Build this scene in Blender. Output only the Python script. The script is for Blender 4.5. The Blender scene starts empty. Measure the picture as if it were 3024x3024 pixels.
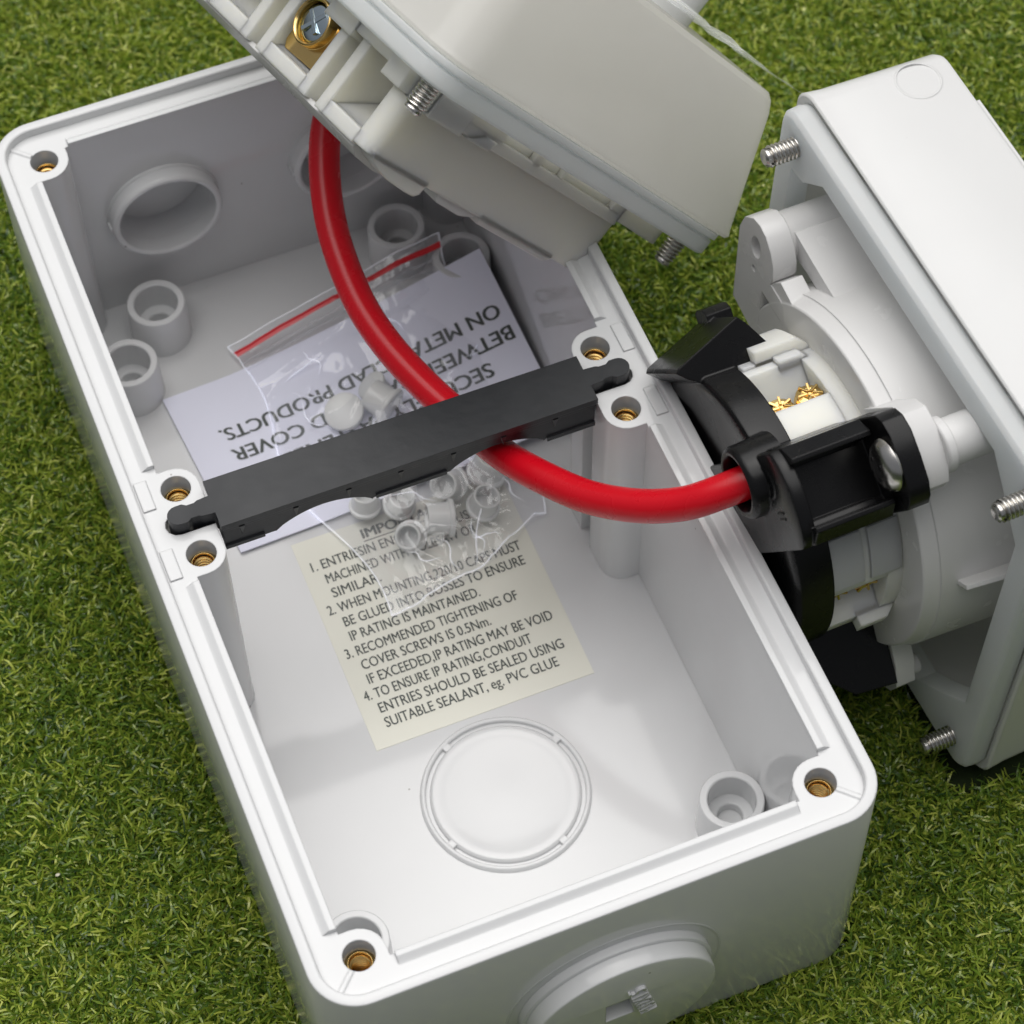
import bpy, bmesh, math, random
import numpy as np
from mathutils import Vector, Matrix, noise
from mathutils.geometry import tessellate_polygon

random.seed(7)
rng = np.random.default_rng(7)
scene = bpy.context.scene
COL = scene.collection
S = 0.001            # all modelling below is in millimetres
GZ = 63.0            # rim of the box is 63 mm above the ground sheet
R = math.radians

# ------------------------------------------------------------------ camera, world, sun, exposure
cam_d = bpy.data.cameras.new('camera'); cam = bpy.data.objects.new('camera', cam_d); COL.objects.link(cam)
right = Vector((0.928226, -0.371811, -0.012348)); down = Vector((-0.320864, -0.783359, -0.532349)); fwd = Vector((0.188261, 0.498102, -0.846435))
rot = Matrix((right, -down, -fwd)).transposed()
cam.matrix_world = Matrix.Translation(Vector((-76.6249, -258.1207, 402.464 + GZ)) * S) @ rot.to_4x4()
cam_d.sensor_width = 36.0; cam_d.sensor_height = 36.0; cam_d.sensor_fit = 'HORIZONTAL'
cam_d.lens = 7876.608 * 36.0 / 3024.0
cam_d.clip_start = 0.01; cam_d.clip_end = 50.0
cam_d.dof.use_dof = True; cam_d.dof.focus_distance = 0.475; cam_d.dof.aperture_fstop = 34.0
scene.camera = cam

SUN_EL, SUN_AZ = R(76), R(14)      # high, a little behind the objects
world = bpy.data.worlds.new('World'); scene.world = world; world.use_nodes = True
wn = world.node_tree.nodes; wl = world.node_tree.links
bg = wn['Background']; sky = wn.new('ShaderNodeTexSky'); sky.sky_type = 'NISHITA'; sky.sun_disc = False
sky.sun_elevation = SUN_EL; sky.sun_rotation = SUN_AZ; sky.air_density = 1.0; sky.dust_density = 6.0; sky.ozone_density = 0.6
hs = wn.new('ShaderNodeHueSaturation'); hs.inputs['Saturation'].default_value = 0.25      # thin bright cloud: a paler sky
wl.new(sky.outputs[0], hs.inputs['Color']); wl.new(hs.outputs[0], bg.inputs[0]); bg.inputs[1].default_value = 0.11
sun_d = bpy.data.lights.new('sun', 'SUN'); sun_d.energy = 4.7; sun_d.angle = R(78); sun_d.color = (1.0, 0.99, 0.97)
sun = bpy.data.objects.new('sun', sun_d); COL.objects.link(sun)
sdir = Vector((math.sin(SUN_AZ) * math.cos(SUN_EL), math.cos(SUN_AZ) * math.cos(SUN_EL), math.sin(SUN_EL)))
sun.rotation_euler = sdir.to_track_quat('Z', 'Y').to_euler(); sun.location = sdir * 2.0
scene.view_settings.view_transform = 'Standard'; scene.view_settings.look = 'None'
scene.view_settings.exposure = -0.86; scene.view_settings.gamma = 1.0; scene.view_settings.use_curve_mapping = False
scene.cycles.max_bounces = 10; scene.cycles.transparent_max_bounces = 16; scene.cycles.glossy_bounces = 5
scene.cycles.diffuse_bounces = 5
scene.cycles.caustics_reflective = False; scene.cycles.caustics_refractive = False

# ------------------------------------------------------------------ materials
def newmat(name):
    m = bpy.data.materials.new(name); m.use_nodes = True
    return m, m.node_tree.nodes, m.node_tree.links, m.node_tree.nodes['Principled BSDF']

def plastic(name, col, rough=0.2, spec=0.5, bevel=0.35, metal=0.0, var=0.03, bump=0.0, bscale=900.0, sss=0.0, ssr=(2, 2, 2), rvar=0.1, coat=0.0, speck=0.0, tscale=60.0, trans=0.0):
    m, n, l, p = newmat(name)
    tc = n.new('ShaderNodeTexCoord')
    ns = n.new('ShaderNodeTexNoise'); ns.inputs['Scale'].default_value = tscale; ns.inputs['Detail'].default_value = 5
    l.new(tc.outputs['Object'], ns.inputs['Vector'])
    mx = n.new('ShaderNodeMix'); mx.data_type = 'RGBA'
    mx.inputs[6].default_value = tuple(c * (1 - var) for c in col) + (1,); mx.inputs[7].default_value = tuple(min(1, c * (1 + var)) for c in col) + (1,)
    l.new(ns.outputs['Fac'], mx.inputs[0])
    outc = mx.outputs[2]
    if speck > 0:                                     # tiny grains of dirt lying on the surface
        vo = n.new('ShaderNodeTexVoronoi'); vo.inputs['Scale'].default_value = 210; l.new(tc.outputs['Object'], vo.inputs['Vector'])
        n2 = n.new('ShaderNodeTexNoise'); n2.inputs['Scale'].default_value = 160; l.new(tc.outputs['Object'], n2.inputs['Vector'])
        mr = n.new('ShaderNodeMapRange'); mr.inputs[1].default_value = 0.035; mr.inputs[2].default_value = 0.06; mr.inputs[3].default_value = 1; mr.inputs[4].default_value = 0
        l.new(vo.outputs['Distance'], mr.inputs[0])
        m2 = n.new('ShaderNodeMapRange'); m2.inputs[1].default_value = 0.62; m2.inputs[2].default_value = 0.66
        l.new(n2.outputs['Fac'], m2.inputs[0])
        mm = n.new('ShaderNodeMath'); mm.operation = 'MULTIPLY'; l.new(mr.outputs[0], mm.inputs[0]); l.new(m2.outputs[0], mm.inputs[1])
        m3 = n.new('ShaderNodeMath'); m3.operation = 'MULTIPLY'; m3.inputs[1].default_value = speck; l.new(mm.outputs[0], m3.inputs[0])
        mc = n.new('ShaderNodeMix'); mc.data_type = 'RGBA'; mc.inputs[7].default_value = (0.16, 0.14, 0.11, 1)
        l.new(m3.outputs[0], mc.inputs[0]); l.new(outc, mc.inputs[6]); outc = mc.outputs[2]
    l.new(outc, p.inputs['Base Color'])
    p.inputs['Metallic'].default_value = metal; p.inputs['Specular IOR Level'].default_value = spec
    nr = n.new('ShaderNodeTexNoise'); nr.inputs['Scale'].default_value = 140; nr.inputs['Detail'].default_value = 6
    l.new(tc.outputs['Object'], nr.inputs['Vector'])
    mr = n.new('ShaderNodeMapRange'); mr.inputs[3].default_value = max(0.02, rough - rvar * 0.5); mr.inputs[4].default_value = rough + rvar * 0.5
    l.new(nr.outputs['Fac'], mr.inputs[0]); l.new(mr.outputs[0], p.inputs['Roughness'])
    nrm = None
    if bevel > 0:
        bv = n.new('ShaderNodeBevel'); bv.samples = 4; bv.inputs['Radius'].default_value = bevel * S; nrm = bv.outputs[0]
    if bump > 0:
        bn = n.new('ShaderNodeTexNoise'); bn.inputs['Scale'].default_value = bscale; bn.inputs['Detail'].default_value = 3
        l.new(tc.outputs['Object'], bn.inputs['Vector'])
        bp = n.new('ShaderNodeBump'); bp.inputs['Strength'].default_value = bump; bp.inputs['Distance'].default_value = 0.0003
        l.new(bn.outputs['Fac'], bp.inputs['Height'])
        if nrm: l.new(nrm, bp.inputs['Normal'])
        nrm = bp.outputs[0]
    if nrm: l.new(nrm, p.inputs['Normal'])
    if sss > 0:
        p.inputs['Subsurface Weight'].default_value = sss; p.inputs['Subsurface Scale'].default_value = S
        p.inputs['Subsurface Radius'].default_value = ssr
    if trans > 0:                                     # thin walls let some daylight through
        tl = n.new('ShaderNodeBsdfTranslucent'); l.new(outc, tl.inputs[0])
        ms = n.new('ShaderNodeMixShader'); ms.inputs[0].default_value = trans
        l.new(p.outputs[0], ms.inputs[1]); l.new(tl.outputs[0], ms.inputs[2]); l.new(ms.outputs[0], n['Material Output'].inputs[0])
    if coat > 0:
        p.inputs['Coat Weight'].default_value = coat; p.inputs['Coat Roughness'].default_value = 0.05
    return m

M = {}
M['pvc'] = plastic('grey_white_pvc', (0.65, 0.655, 0.66), rough=0.1, spec=0.42, bevel=0.45, bump=0.02, bscale=160, speck=0.8, rvar=0.07)
M['cover'] = plastic('white_cover_plastic', (0.77, 0.77, 0.765), rough=0.2, bevel=0.5, bump=0.03, bscale=500, speck=0.9, trans=0.14)
M['glossy_cover'] = plastic('white_glossy_plastic', (0.93, 0.915, 0.885), rough=0.07, bevel=0.6, bump=0.05, bscale=50, rvar=0.04, speck=0.8, trans=0.58)
M['white'] = plastic('white_moulded_plastic', (0.77, 0.765, 0.76), rough=0.26, var=0.008, bevel=0.4, bump=0.015, bscale=500, trans=0.18)
M['cream'] = plastic('cream_thermoset_plastic', (0.76, 0.75, 0.68), rough=0.38, bevel=0.7, bump=0.03, bscale=700, sss=0.7, ssr=(7, 6.5, 5))
M['gasket'] = plastic('translucent_silicone', (0.84, 0.865, 0.875), rough=0.36, bevel=0.5, bump=0.05, bscale=300, sss=0.7, ssr=(5, 5.4, 5.8), trans=0.4)
M['black'] = plastic('black_nylon', (0.006, 0.006, 0.0065), rough=0.27, spec=0.28, bevel=0.45, bump=0.06, bscale=400, rvar=0.2)
M['matt_black'] = plastic('scuffed_black_plastic', (0.009, 0.0105, 0.0135), rough=0.4, spec=0.4, bevel=0.15, bump=0.12, bscale=520, rvar=0.25, var=0.3, tscale=200)
M['red'] = plastic('red_cable_sheath', (0.58, 0.003, 0.012), rough=0.27, spec=0.4, bevel=0, bump=0.05, bscale=180, rvar=0.12)
M['red_print'] = plastic('red_zip_strip', (0.62, 0.02, 0.03), rough=0.3, bevel=0)
M['brass'] = plastic('brass', (0.80, 0.56, 0.22), rough=0.2, metal=1.0, bevel=0.2, bump=0.1, bscale=500)
M['steel'] = plastic('stainless_steel', (0.66, 0.64, 0.61), rough=0.24, metal=1.0, bevel=0.1)
M['zinc'] = plastic('zinc_plated_steel', (0.58, 0.68, 0.74), rough=0.14, metal=1.0, bevel=0.15)
M['paper'] = plastic('pale_lilac_card', (0.79, 0.80, 0.92), rough=0.7, spec=0.25, bevel=0, bump=0.08, bscale=2500, var=0.015)
M['label'] = plastic('cream_sticker', (0.74, 0.735, 0.65), rough=0.42, bevel=0, var=0.02)
M['ink'] = plastic('dark_green_ink', (0.055, 0.065, 0.06), rough=0.5, bevel=0)
M['soil'] = plastic('turf_backing', (0.02, 0.03, 0.012), rough=0.9, spec=0.1, bevel=0, var=0.5, bump=0.6, bscale=300, tscale=400)
M['petal'] = plastic('pink_petal', (0.62, 0.36, 0.36), rough=0.6, bevel=0)
M['cap'] = plastic('pale_grey_plastic', (0.70, 0.71, 0.70), rough=0.25, bevel=0.3)
M['debris'] = plastic('pale_fleck', (0.6, 0.56, 0.45), rough=0.8, bevel=0)

def film(name, haze, tint, rough, bump=0.16):
    m, n, l, p = newmat(name)
    out = n['Material Output']; n.remove(p)
    tr = n.new('ShaderNodeBsdfTransparent'); tr.inputs[0].default_value = tint
    d1 = n.new('ShaderNodeBsdfDiffuse'); d1.inputs[0].default_value = (0.85, 0.86, 0.9, 1)
    d2 = n.new('ShaderNodeBsdfTranslucent'); d2.inputs[0].default_value = (0.85, 0.86, 0.9, 1)
    df = n.new('ShaderNodeAddShader'); l.new(d1.outputs[0], df.inputs[0]); l.new(d2.outputs[0], df.inputs[1])
    tc = n.new('ShaderNodeTexCoord'); mp = n.new('ShaderNodeMapping'); mp.inputs['Scale'].default_value = (1, 0.35, 1); mp.inputs['Rotation'].default_value = (0, 0, 0.5)
    ns = n.new('ShaderNodeTexNoise'); ns.inputs['Scale'].default_value = 170; ns.inputs['Detail'].default_value = 3; ns.inputs['Distortion'].default_value = 0.6
    l.new(tc.outputs['Object'], mp.inputs[0]); l.new(mp.outputs[0], ns.inputs['Vector'])
    bp = n.new('ShaderNodeBump'); bp.inputs['Strength'].default_value = bump; bp.inputs['Distance'].default_value = 0.002; l.new(ns.outputs['Fac'], bp.inputs['Height'])
    gl = n.new('ShaderNodeBsdfGlossy'); gl.inputs['Roughness'].default_value = rough; gl.inputs[0].default_value = (1, 1, 1, 1)
    lw = n.new('ShaderNodeLayerWeight'); lw.inputs[0].default_value = 0.5; pw = n.new('ShaderNodeMath'); pw.operation = 'POWER'; pw.inputs[1].default_value = 3.5; l.new(lw.outputs['Facing'], pw.inputs[0])
    fr = n.new('ShaderNodeMath'); fr.operation = 'MULTIPLY_ADD'; fr.inputs[1].default_value = 0.6; fr.inputs[2].default_value = 0.045; l.new(pw.outputs[0], fr.inputs[0]); l.new(bp.outputs[0], gl.inputs['Normal'])
    m1 = n.new('ShaderNodeMixShader'); m1.inputs[0].default_value = haze; l.new(tr.outputs[0], m1.inputs[1]); l.new(df.outputs[0], m1.inputs[2])
    m2 = n.new('ShaderNodeMixShader'); l.new(fr.outputs[0], m2.inputs[0]); l.new(m1.outputs[0], m2.inputs[1]); l.new(gl.outputs[0], m2.inputs[2])
    l.new(m2.outputs[0], out.inputs[0])
    return m
M['film'] = film('clear_polythene', 0.055, (0.985, 0.985, 0.99, 1), 0.06)
M['white_film'] = film('whitened_polythene', 0.4, (0.985, 0.985, 0.99, 1), 0.12)  # whiter film for the edges, and for highlights painted along the creases
M['wrap'] = film('clear_protective_film', 0.25, (0.95, 0.97, 0.95, 1), 0.08, 0.15)

def grass_mat():
    m, n, l, p = newmat('artificial_turf')
    at = n.new('ShaderNodeAttribute'); at.attribute_name = 'tint'
    cr = n.new('ShaderNodeValToRGB'); e = cr.color_ramp.elements
    e[0].position = 0; e[0].color = (0.038, 0.092, 0.026, 1)
    e[1].position = 1; e[1].color = (0.92, 0.90, 0.40, 1)
    for pos, c in ((0.3, (0.17, 0.285, 0.03, 1)), (0.6, (0.43, 0.52, 0.07, 1)), (0.85, (0.68, 0.72, 0.16, 1))):
        k = e.new(pos); k.color = c
    l.new(at.outputs['Fac'], cr.inputs[0]); l.new(cr.outputs[0], p.inputs['Base Color'])
    p.inputs['Roughness'].default_value = 0.3; p.inputs['Specular IOR Level'].default_value = 0.75
    tl = n.new('ShaderNodeBsdfTranslucent'); l.new(cr.outputs[0], tl.inputs[0])
    mx = n.new('ShaderNodeMixShader'); mx.inputs[0].default_value = 0.45
    l.new(p.outputs[0], mx.inputs[1]); l.new(tl.outputs[0], mx.inputs[2]); l.new(mx.outputs[0], n['Material Output'].inputs[0])
    return m
M['grass'] = grass_mat()

# ------------------------------------------------------------------ mesh helpers (millimetres)
def rr(hx, hy, r, seg=7, cx=0, cy=0):
    pts = []
    for sx, sy, a0 in ((1, 1, 0), (-1, 1, 90), (-1, -1, 180), (1, -1, 270)):
        for k in range(seg + 1):
            a = R(a0 + 90 * k / seg)
            pts.append((cx + sx * (hx - r) + r * math.cos(a), cy + sy * (hy - r) + r * math.sin(a)))
    return pts
def circ(cx, cy, r, seg=40, a0=0, a1=360):
    full = abs(a1 - a0) >= 360
    n = seg if full else seg + 1
    return [(cx + r * math.cos(R(a0 + (a1 - a0) * k / seg)), cy + r * math.sin(R(a0 + (a1 - a0) * k / seg))) for k in range(n)]

class MB:
    def __init__(s): s.v = []; s.f = []
    def add(s, vs, fs, T=None):
        o = len(s.v); s.v += [tuple(T @ Vector(p)) if T else tuple(p) for p in vs]; s.f += [tuple(i + o for i in f) for f in fs]; return s
    def sheet(s, poly, z=0, holes=(), T=None):
        loops = [[Vector((p[0], p[1], 0)) for p in poly]] + [[Vector((p[0], p[1], 0)) for p in h] for h in holes]
        flat = [p for lp in loops for p in lp]
        tri = tessellate_polygon(loops)
        return s.add([(p[0], p[1], z) for p in flat], tri, T)
    def wall(s, poly, z0, z1, T=None, skip=()):
        n = len(poly)
        vs = [(p[0], p[1], z0) for p in poly] + [(p[0], p[1], z1) for p in poly]
        return s.add(vs, [(i, (i + 1) % n, n + (i + 1) % n, n + i) for i in range(n) if i not in skip], T)
    def prism(s, poly, z0, z1, holes=(), T=None):
        s.sheet(poly, z0, holes, T); s.sheet(poly, z1, holes, T); s.wall(poly, z0, z1, T)
        for h in holes: s.wall(h, z0, z1, T)
        return s
    def box(s, x0, x1, y0, y1, z0, z1, T=None):
        vs = [(x, y, z) for z in (z0, z1) for y in (y0, y1) for x in (x0, x1)]
        return s.add(vs, [(0, 1, 3, 2), (4, 5, 7, 6), (0, 1, 5, 4), (2, 3, 7, 6), (0, 2, 6, 4), (1, 3, 7, 5)], T)
    def loft(s, rings, cap0=True, cap1=True, T=None, closed=True):
        n = len(rings[0]); vs = [p for r in rings for p in r]; fs = []
        for k in range(len(rings) - 1):
            for i in range(n if closed else n - 1):
                fs.append((k * n + i, k * n + (i + 1) % n, (k + 1) * n + (i + 1) % n, (k + 1) * n + i))
        if cap0: fs.append(tuple(range(n)))
        if cap1: fs.append(tuple(range((len(rings) - 1) * n, len(rings) * n)))
        return s.add(vs, fs, T)
    def lathe(s, prof, seg=40, c=(0, 0), T=None, cap0=False, cap1=False):
        return s.loft([[(c[0] + r * math.cos(2 * math.pi * k / seg), c[1] + r * math.sin(2 * math.pi * k / seg), z) for k in range(seg)] for r, z in prof], cap0, cap1, T)
    def cyl(s, cx, cy, r, z0, z1, seg=32, T=None, ch=0.25):
        d = ch if z1 > z0 else -ch
        return s.lathe([(r, z0), (r, z1 - d), (r - abs(d), z1)], seg, (cx, cy), T, True, True)
    def thread(s, cx, cy, r, z0, L, pitch=0.7, seg=24, T=None, inward=False):
        k = 4; rows = int(L / pitch) * k + 1; vs = []
        pr = [r, r - 0.05 * r, r - 0.24 * r, r - 0.05 * r]
        for i in range(rows):
            for j in range(seg + 1):
                a = 2 * math.pi * j / seg; q = pr[i % k]; z = z0 + (i / k + j / seg - 0.5) * pitch
                if not inward and i >= rows - 3: q *= 0.86
                vs.append((cx + q * math.cos(a), cy + q * math.sin(a), z))
        fs = [(i * (seg + 1) + j, i * (seg + 1) + j + 1, (i + 1) * (seg + 1) + j + 1, (i + 1) * (seg + 1) + j) for i in range(rows - 1) for j in range(seg)]
        s.add(vs, fs, T)
        if not inward: s.lathe([(r * 0.82, z0 + L * 0.9), (r * 0.82, z0 + L + 0.1), (r * 0.6, z0 + L + 0.45), (r * 0.25, z0 + L + 0.3), (0.02, z0 + L + 0.25)], seg, (cx, cy), T, False, True)
        return s
    def tube(s, pts, rad, seg=20, cap=True, T=None):
        pts = [Vector(p) for p in pts]; rings = []
        t = (pts[1] - pts[0]).normalized(); nrm = t.orthogonal().normalized()
        for i, p in enumerate(pts):
            t2 = (pts[min(i + 1, len(pts) - 1)] - pts[max(i - 1, 0)]).normalized()
            nrm = (nrm - t2 * nrm.dot(t2)).normalized(); b = t2.cross(nrm); r = rad[i] if isinstance(rad, (list, tuple)) else rad
            rings.append([tuple(p + (nrm * math.cos(2 * math.pi * k / seg) + b * math.sin(2 * math.pi * k / seg)) * r) for k in range(seg)])
        return s.loft(rings, cap, cap, T)
    def build(s, name, mat, parent=None, smooth=32, weld=0.003, base=(0, 0, 0), recalc=True):
        me = bpy.data.meshes.new(name); bm = bmesh.new()
        vs = [bm.verts.new(((p[0] - base[0]) * S, (p[1] - base[1]) * S, (p[2] - base[2]) * S)) for p in s.v]
        for f in s.f:
            if len(set(f)) < 3: continue
            try: bm.faces.new([vs[i] for i in f])
            except ValueError: pass
        if weld: bmesh.ops.remove_doubles(bm, verts=bm.verts, dist=weld * S)
        if recalc: bmesh.ops.recalc_face_normals(bm, faces=bm.faces)
        bm.to_mesh(me); bm.free(); me.materials.append(mat)
        me.shade_smooth(); me.set_sharp_from_angle(angle=R(smooth))
        o = bpy.data.objects.new(name, me); COL.objects.link(o)
        if parent: o.parent = parent
        return o

def frame(rows, org): return Matrix.Translation(Vector(org)) @ Matrix(rows).to_4x4()
def AX(p, z, x=None):                                   # frame with local z along z, at p
    z = Vector(z).normalized(); x = Vector(x) if x else z.orthogonal(); x = (x - z * x.dot(z)).normalized(); y = z.cross(x)
    return Matrix.Translation(Vector(p)) @ Matrix((x, y, z)).transposed().to_4x4()
def tag(o, label=None, cat=None, group=None, kind=None):
    for k, v in (('label', label), ('category', cat), ('group', group), ('kind', kind)):
        if v: o[k] = v
    return o
def root(name, T):                                      # T in mm, box frame (rim at z = 0)
    o = bpy.data.objects.new(name, None); o.empty_display_size = 0.01; COL.objects.link(o)
    q = T.copy(); q.translation = (T.translation + Vector((0, 0, GZ))) * S; o.matrix_world = q
    return o

def text_mesh(body, cap=2.3, width=None, bold=0.0):
    """flat lettering as (vertices, faces), baseline at y = 0, starting at x = 0"""
    cu = bpy.data.curves.new('lettering', 'FONT'); cu.body = body; cu.size = 1; cu.resolution_u = 3; cu.offset = bold
    ob = bpy.data.objects.new('lettering', cu); COL.objects.link(ob)
    dg = bpy.context.evaluated_depsgraph_get(); me = ob.evaluated_get(dg).to_mesh()
    vs = [tuple(v.co) for v in me.vertices]; fs = [tuple(p.vertices) for p in me.polygons]
    ob.evaluated_get(dg).to_mesh_clear(); bpy.data.objects.remove(ob); bpy.data.curves.remove(cu)
    k = cap / 0.729
    x0 = min(v[0] for v in vs); x1 = max(v[0] for v in vs)
    kx = k if width is None else width / (x1 - x0)
    return [((v[0] - x0) * kx, v[1] * k, 0) for v in vs], fs

# ------------------------------------------------------------------ setting: ground and turf
mb = MB(); mb.sheet([(-6000, -6000), (6000, -6000), (6000, 6000), (-6000, 6000)], 0)
g = mb.build('ground', M['soil']); tag(g, 'dark backing sheet of the artificial turf', kind='structure')

def turf():
    gz = -61.8
    C = np.array([-76.6249, -258.1207, 402.464]); f = 7876.6
    Rm = np.array([right, down, fwd])
    def foot(u, v):
        d = Rm.T @ np.array([(u - 1512) / f, (v - 1512) / f, 1.0]); t = (gz - C[2]) / d[2]; return (C + t * d)[:2]
    m = 420
    quad = np.array([foot(-m, -m), foot(3024 + m, -m), foot(3024 + m, 3024 + m), foot(-m, 3024 + m)])
    quad2 = np.array([foot(-3200, -2600), foot(6200, -2600), foot(6200, 5600), foot(-3200, 5600)])
    def inside(P, Q):
        s = np.ones(len(P), bool)
        for i in range(4):
            a, b = Q[i], Q[(i + 1) % 4]; e = b - a
            s &= (e[0] * (P[:, 1] - a[1]) - e[1] * (P[:, 0] - a[0])) <= 0
        return s
    def sample(Q, dens):
        lo, hi = Q.min(0), Q.max(0); n = int(np.prod(hi - lo) * dens)
        P = lo + rng.random((n, 2)) * (hi - lo); return P[inside(P, Q)]
    P1 = sample(quad, 7.0); P2 = sample(quad2, 0.9); P2 = P2[~inside(P2, quad)]
    P = np.concatenate([P1, P2]); wide = np.concatenate([np.ones(len(P1)), np.full(len(P2), 2.0)])
    dx, dy = np.abs(P[:, 0]), np.abs(P[:, 1])
    keep = ~((dx < 49.5) & (dy < 98))
    q = P - np.array([82.1 + 16, -28.7 - 1]); ang = math.atan2(0.999, 0.046) ; ca, sa = math.cos(-(ang - math.pi / 2)), math.sin(-(ang - math.pi / 2))
    lx, ly = q[:, 0] * ca - q[:, 1] * sa, q[:, 0] * sa + q[:, 1] * ca
    keep &= ~((np.abs(lx) < 15) & (np.abs(ly) < 49))
    P = P[keep]; wide = wide[keep]; n = len(P)
    thatch = rng.random(n) < 0.5
    L = np.where(thatch, rng.uniform(2.2, 4.2, n), rng.uniform(3.4, 5.6, n))
    W = rng.uniform(0.16, 0.27, n) * wide * np.where(thatch, 0.85, 1.0)
    # the pile leans in drifting tufts
    hx = np.sin(P[:, 0] * 0.11 + 1.3 * np.sin(P[:, 1] * 0.07)) + np.sin(P[:, 1] * 0.13 + 2)
    phi = rng.uniform(0, 2 * np.pi, n) * 0.86 + hx * 0.5
    th = np.where(thatch, rng.uniform(0.5, 1.3, n), np.abs(rng.normal(0.35, 0.3, n)))
    kap = np.where(thatch, rng.uniform(0.2, 1.1, n), rng.uniform(0.2, 0.95, n))
    tw = rng.normal(0, 0.5, n); tw0 = rng.uniform(-0.5, 0.5, n)
    K = 4
    pos = np.stack([P[:, 0], P[:, 1], np.full(n, gz)], 1); V = np.empty((n, (K + 1) * 2, 3), np.float32)
    dphi = rng.normal(0, 0.4, n)
    for k in range(K + 1):
        a = th + kap * k; ph = phi + dphi * k
        d = np.stack([np.sin(a) * np.cos(ph), np.sin(a) * np.sin(ph), np.cos(a)], 1)
        side = np.stack([-np.sin(ph), np.cos(ph), np.zeros(n)], 1); up = np.cross(side, d)
        t = tw0 + tw * k; sv = side * np.cos(t)[:, None] + up * np.sin(t)[:, None]
        w = W * (1.0, 1.0, 0.98, 0.9, 0.55)[k]
        V[:, 2 * k] = pos - sv * w[:, None]; V[:, 2 * k + 1] = pos + sv * w[:, None]
        pos = pos + d * (L / K)[:, None]; pos[:, 2] = np.maximum(pos[:, 2], gz + 0.6)
    V[:, :, 2] += GZ
    me = bpy.data.meshes.new('artificial_grass'); nv = n * (K + 1) * 2; nf = n * K
    me.vertices.add(nv); me.vertices.foreach_set('co', (V.reshape(-1) * S).astype(np.float32))
    base = (np.arange(n) * (K + 1) * 2)[:, None, None] + (np.arange(K) * 2)[None, :, None] + np.array([0, 1, 3, 2])[None, None, :]
    me.loops.add(nf * 4); me.loops.foreach_set('vertex_index', base.reshape(-1).astype(np.int32))
    me.polygons.add(nf); me.polygons.foreach_set('loop_start', (np.arange(nf) * 4).astype(np.int32))
    me.update(calc_edges=True)
    patch = 0.5 + 0.25 * (np.sin(P[:, 0] * 0.05 + 2) + np.sin(P[:, 1] * 0.043 + P[:, 0] * 0.02))
    tint = np.clip(np.where(thatch, rng.beta(2.4, 2.0, n) * 0.95, rng.beta(1.9, 2.6, n)) + (patch - 0.5) * 0.12, 0, 1)
    at = me.attributes.new('tint', 'FLOAT', 'FACE'); at.data.foreach_set('value', np.repeat(tint, K).astype(np.float32))
    me.shade_smooth(); me.materials.append(M['grass'])
    o = bpy.data.objects.new('artificial_grass', me); COL.objects.link(o); tag(o, 'short curly green artificial grass under and around everything', kind='stuff')
turf()

# ------------------------------------------------------------------ the open two-gang enclosure
HX, HY, ZS, ZF, ZB = 50.5, 99.0, -1.8, -55.5, -61.0
IX, IY = 43.2, 91.5
BX, BY, MX, MY = 41.3, 89.75, 41.0, 7.35

def opening():
    """inner outline with the screw bosses as lobes and the notch for the divider; counter-clockwise from the back right"""
    q = []                                              # right half, from back to front (x > 0), mirrored after
    r = 4.75
    q.append((36.55, IY))
    q += [(BX - r * math.cos(R(a)), BY - r * math.sin(R(a))) for a in range(0, 91, 15)]
    q.append((IX, BY - r))
    rm = 4.4
    q.append((IX, MY + rm))
    q += [(MX - rm * math.sin(R(a)), MY + rm * math.cos(R(a))) for a in range(0, 91, 15)]
    q += [(36.6, 2.3), (43.0, 2.3)] + [(43.0 + 2.3 * math.sin(R(a)), 2.3 * math.cos(R(a))) for a in range(30, 180, 30)] + [(43.0, -2.3), (36.6, -2.3)]
    q += [(MX - rm * math.cos(R(a)), -MY - rm * math.sin(R(a))) for a in range(0, 91, 15)]
    q.append((IX, -MY - rm))
    q.append((IX, -BY + r))
    q += [(BX - r * math.sin(R(a)), -BY + r * math.cos(R(a))) for a in range(0, 91, 15)]
    q.append((36.55, -IY))
    left = [(-x, y) for x, y in reversed(q)]
    return q + left                                     # last edge (left back -> right back) is the back wall

OP = opening()
box = root('enclosure_box', Matrix.Translation((0, 0, ZB)))
tag(box, 'open pale grey plastic enclosure with brass inserts and a sticker inside, standing on the grass', 'enclosure')
BB = (0, 0, ZB)
mb = MB()
ring = lambda hx, hy, r, z: [(x, y, z) for x, y in rr(hx, hy, r, 10)]
outer = [ring(HX - 1.2, HY - 1.2, 7.5, ZB), ring(HX - 0.3, HY - 0.3, 8.2, ZB + 0.5), ring(HX, HY, 8.5, ZB + 1.5), ring(HX, HY, 8.5, -0.5), ring(HX - 0.15, HY - 0.15, 8.35, -0.12), ring(HX - 0.5, HY - 0.5, 8, 0),
         ring(48.7, 97.2, 6.7, 0), ring(48.4, 96.9, 6.4, -0.2), ring(48.3, 96.8, 6.3, ZS)]
mb.loft(outer, True, False)
holes = [(sx * BX, sy * BY) for sx in (1, -1) for sy in (1, -1)] + [(sx * MX, sy * MY) for sx in (1, -1) for sy in (1, -1)]
mb.sheet(rr(48.3, 96.8, 6.3, 10), ZS, [OP] + [circ(x, y, 2.75, 28) for x, y in holes])
nOP = len(OP)
mb.wall(OP, ZF, ZS, skip=(nOP - 1,))
mb.sheet(OP, ZF)
for x, y in holes:
    c = circ(x, y, 2.75, 28); mb.wall(c, ZS, -15); mb.sheet(c, -15)
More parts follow.
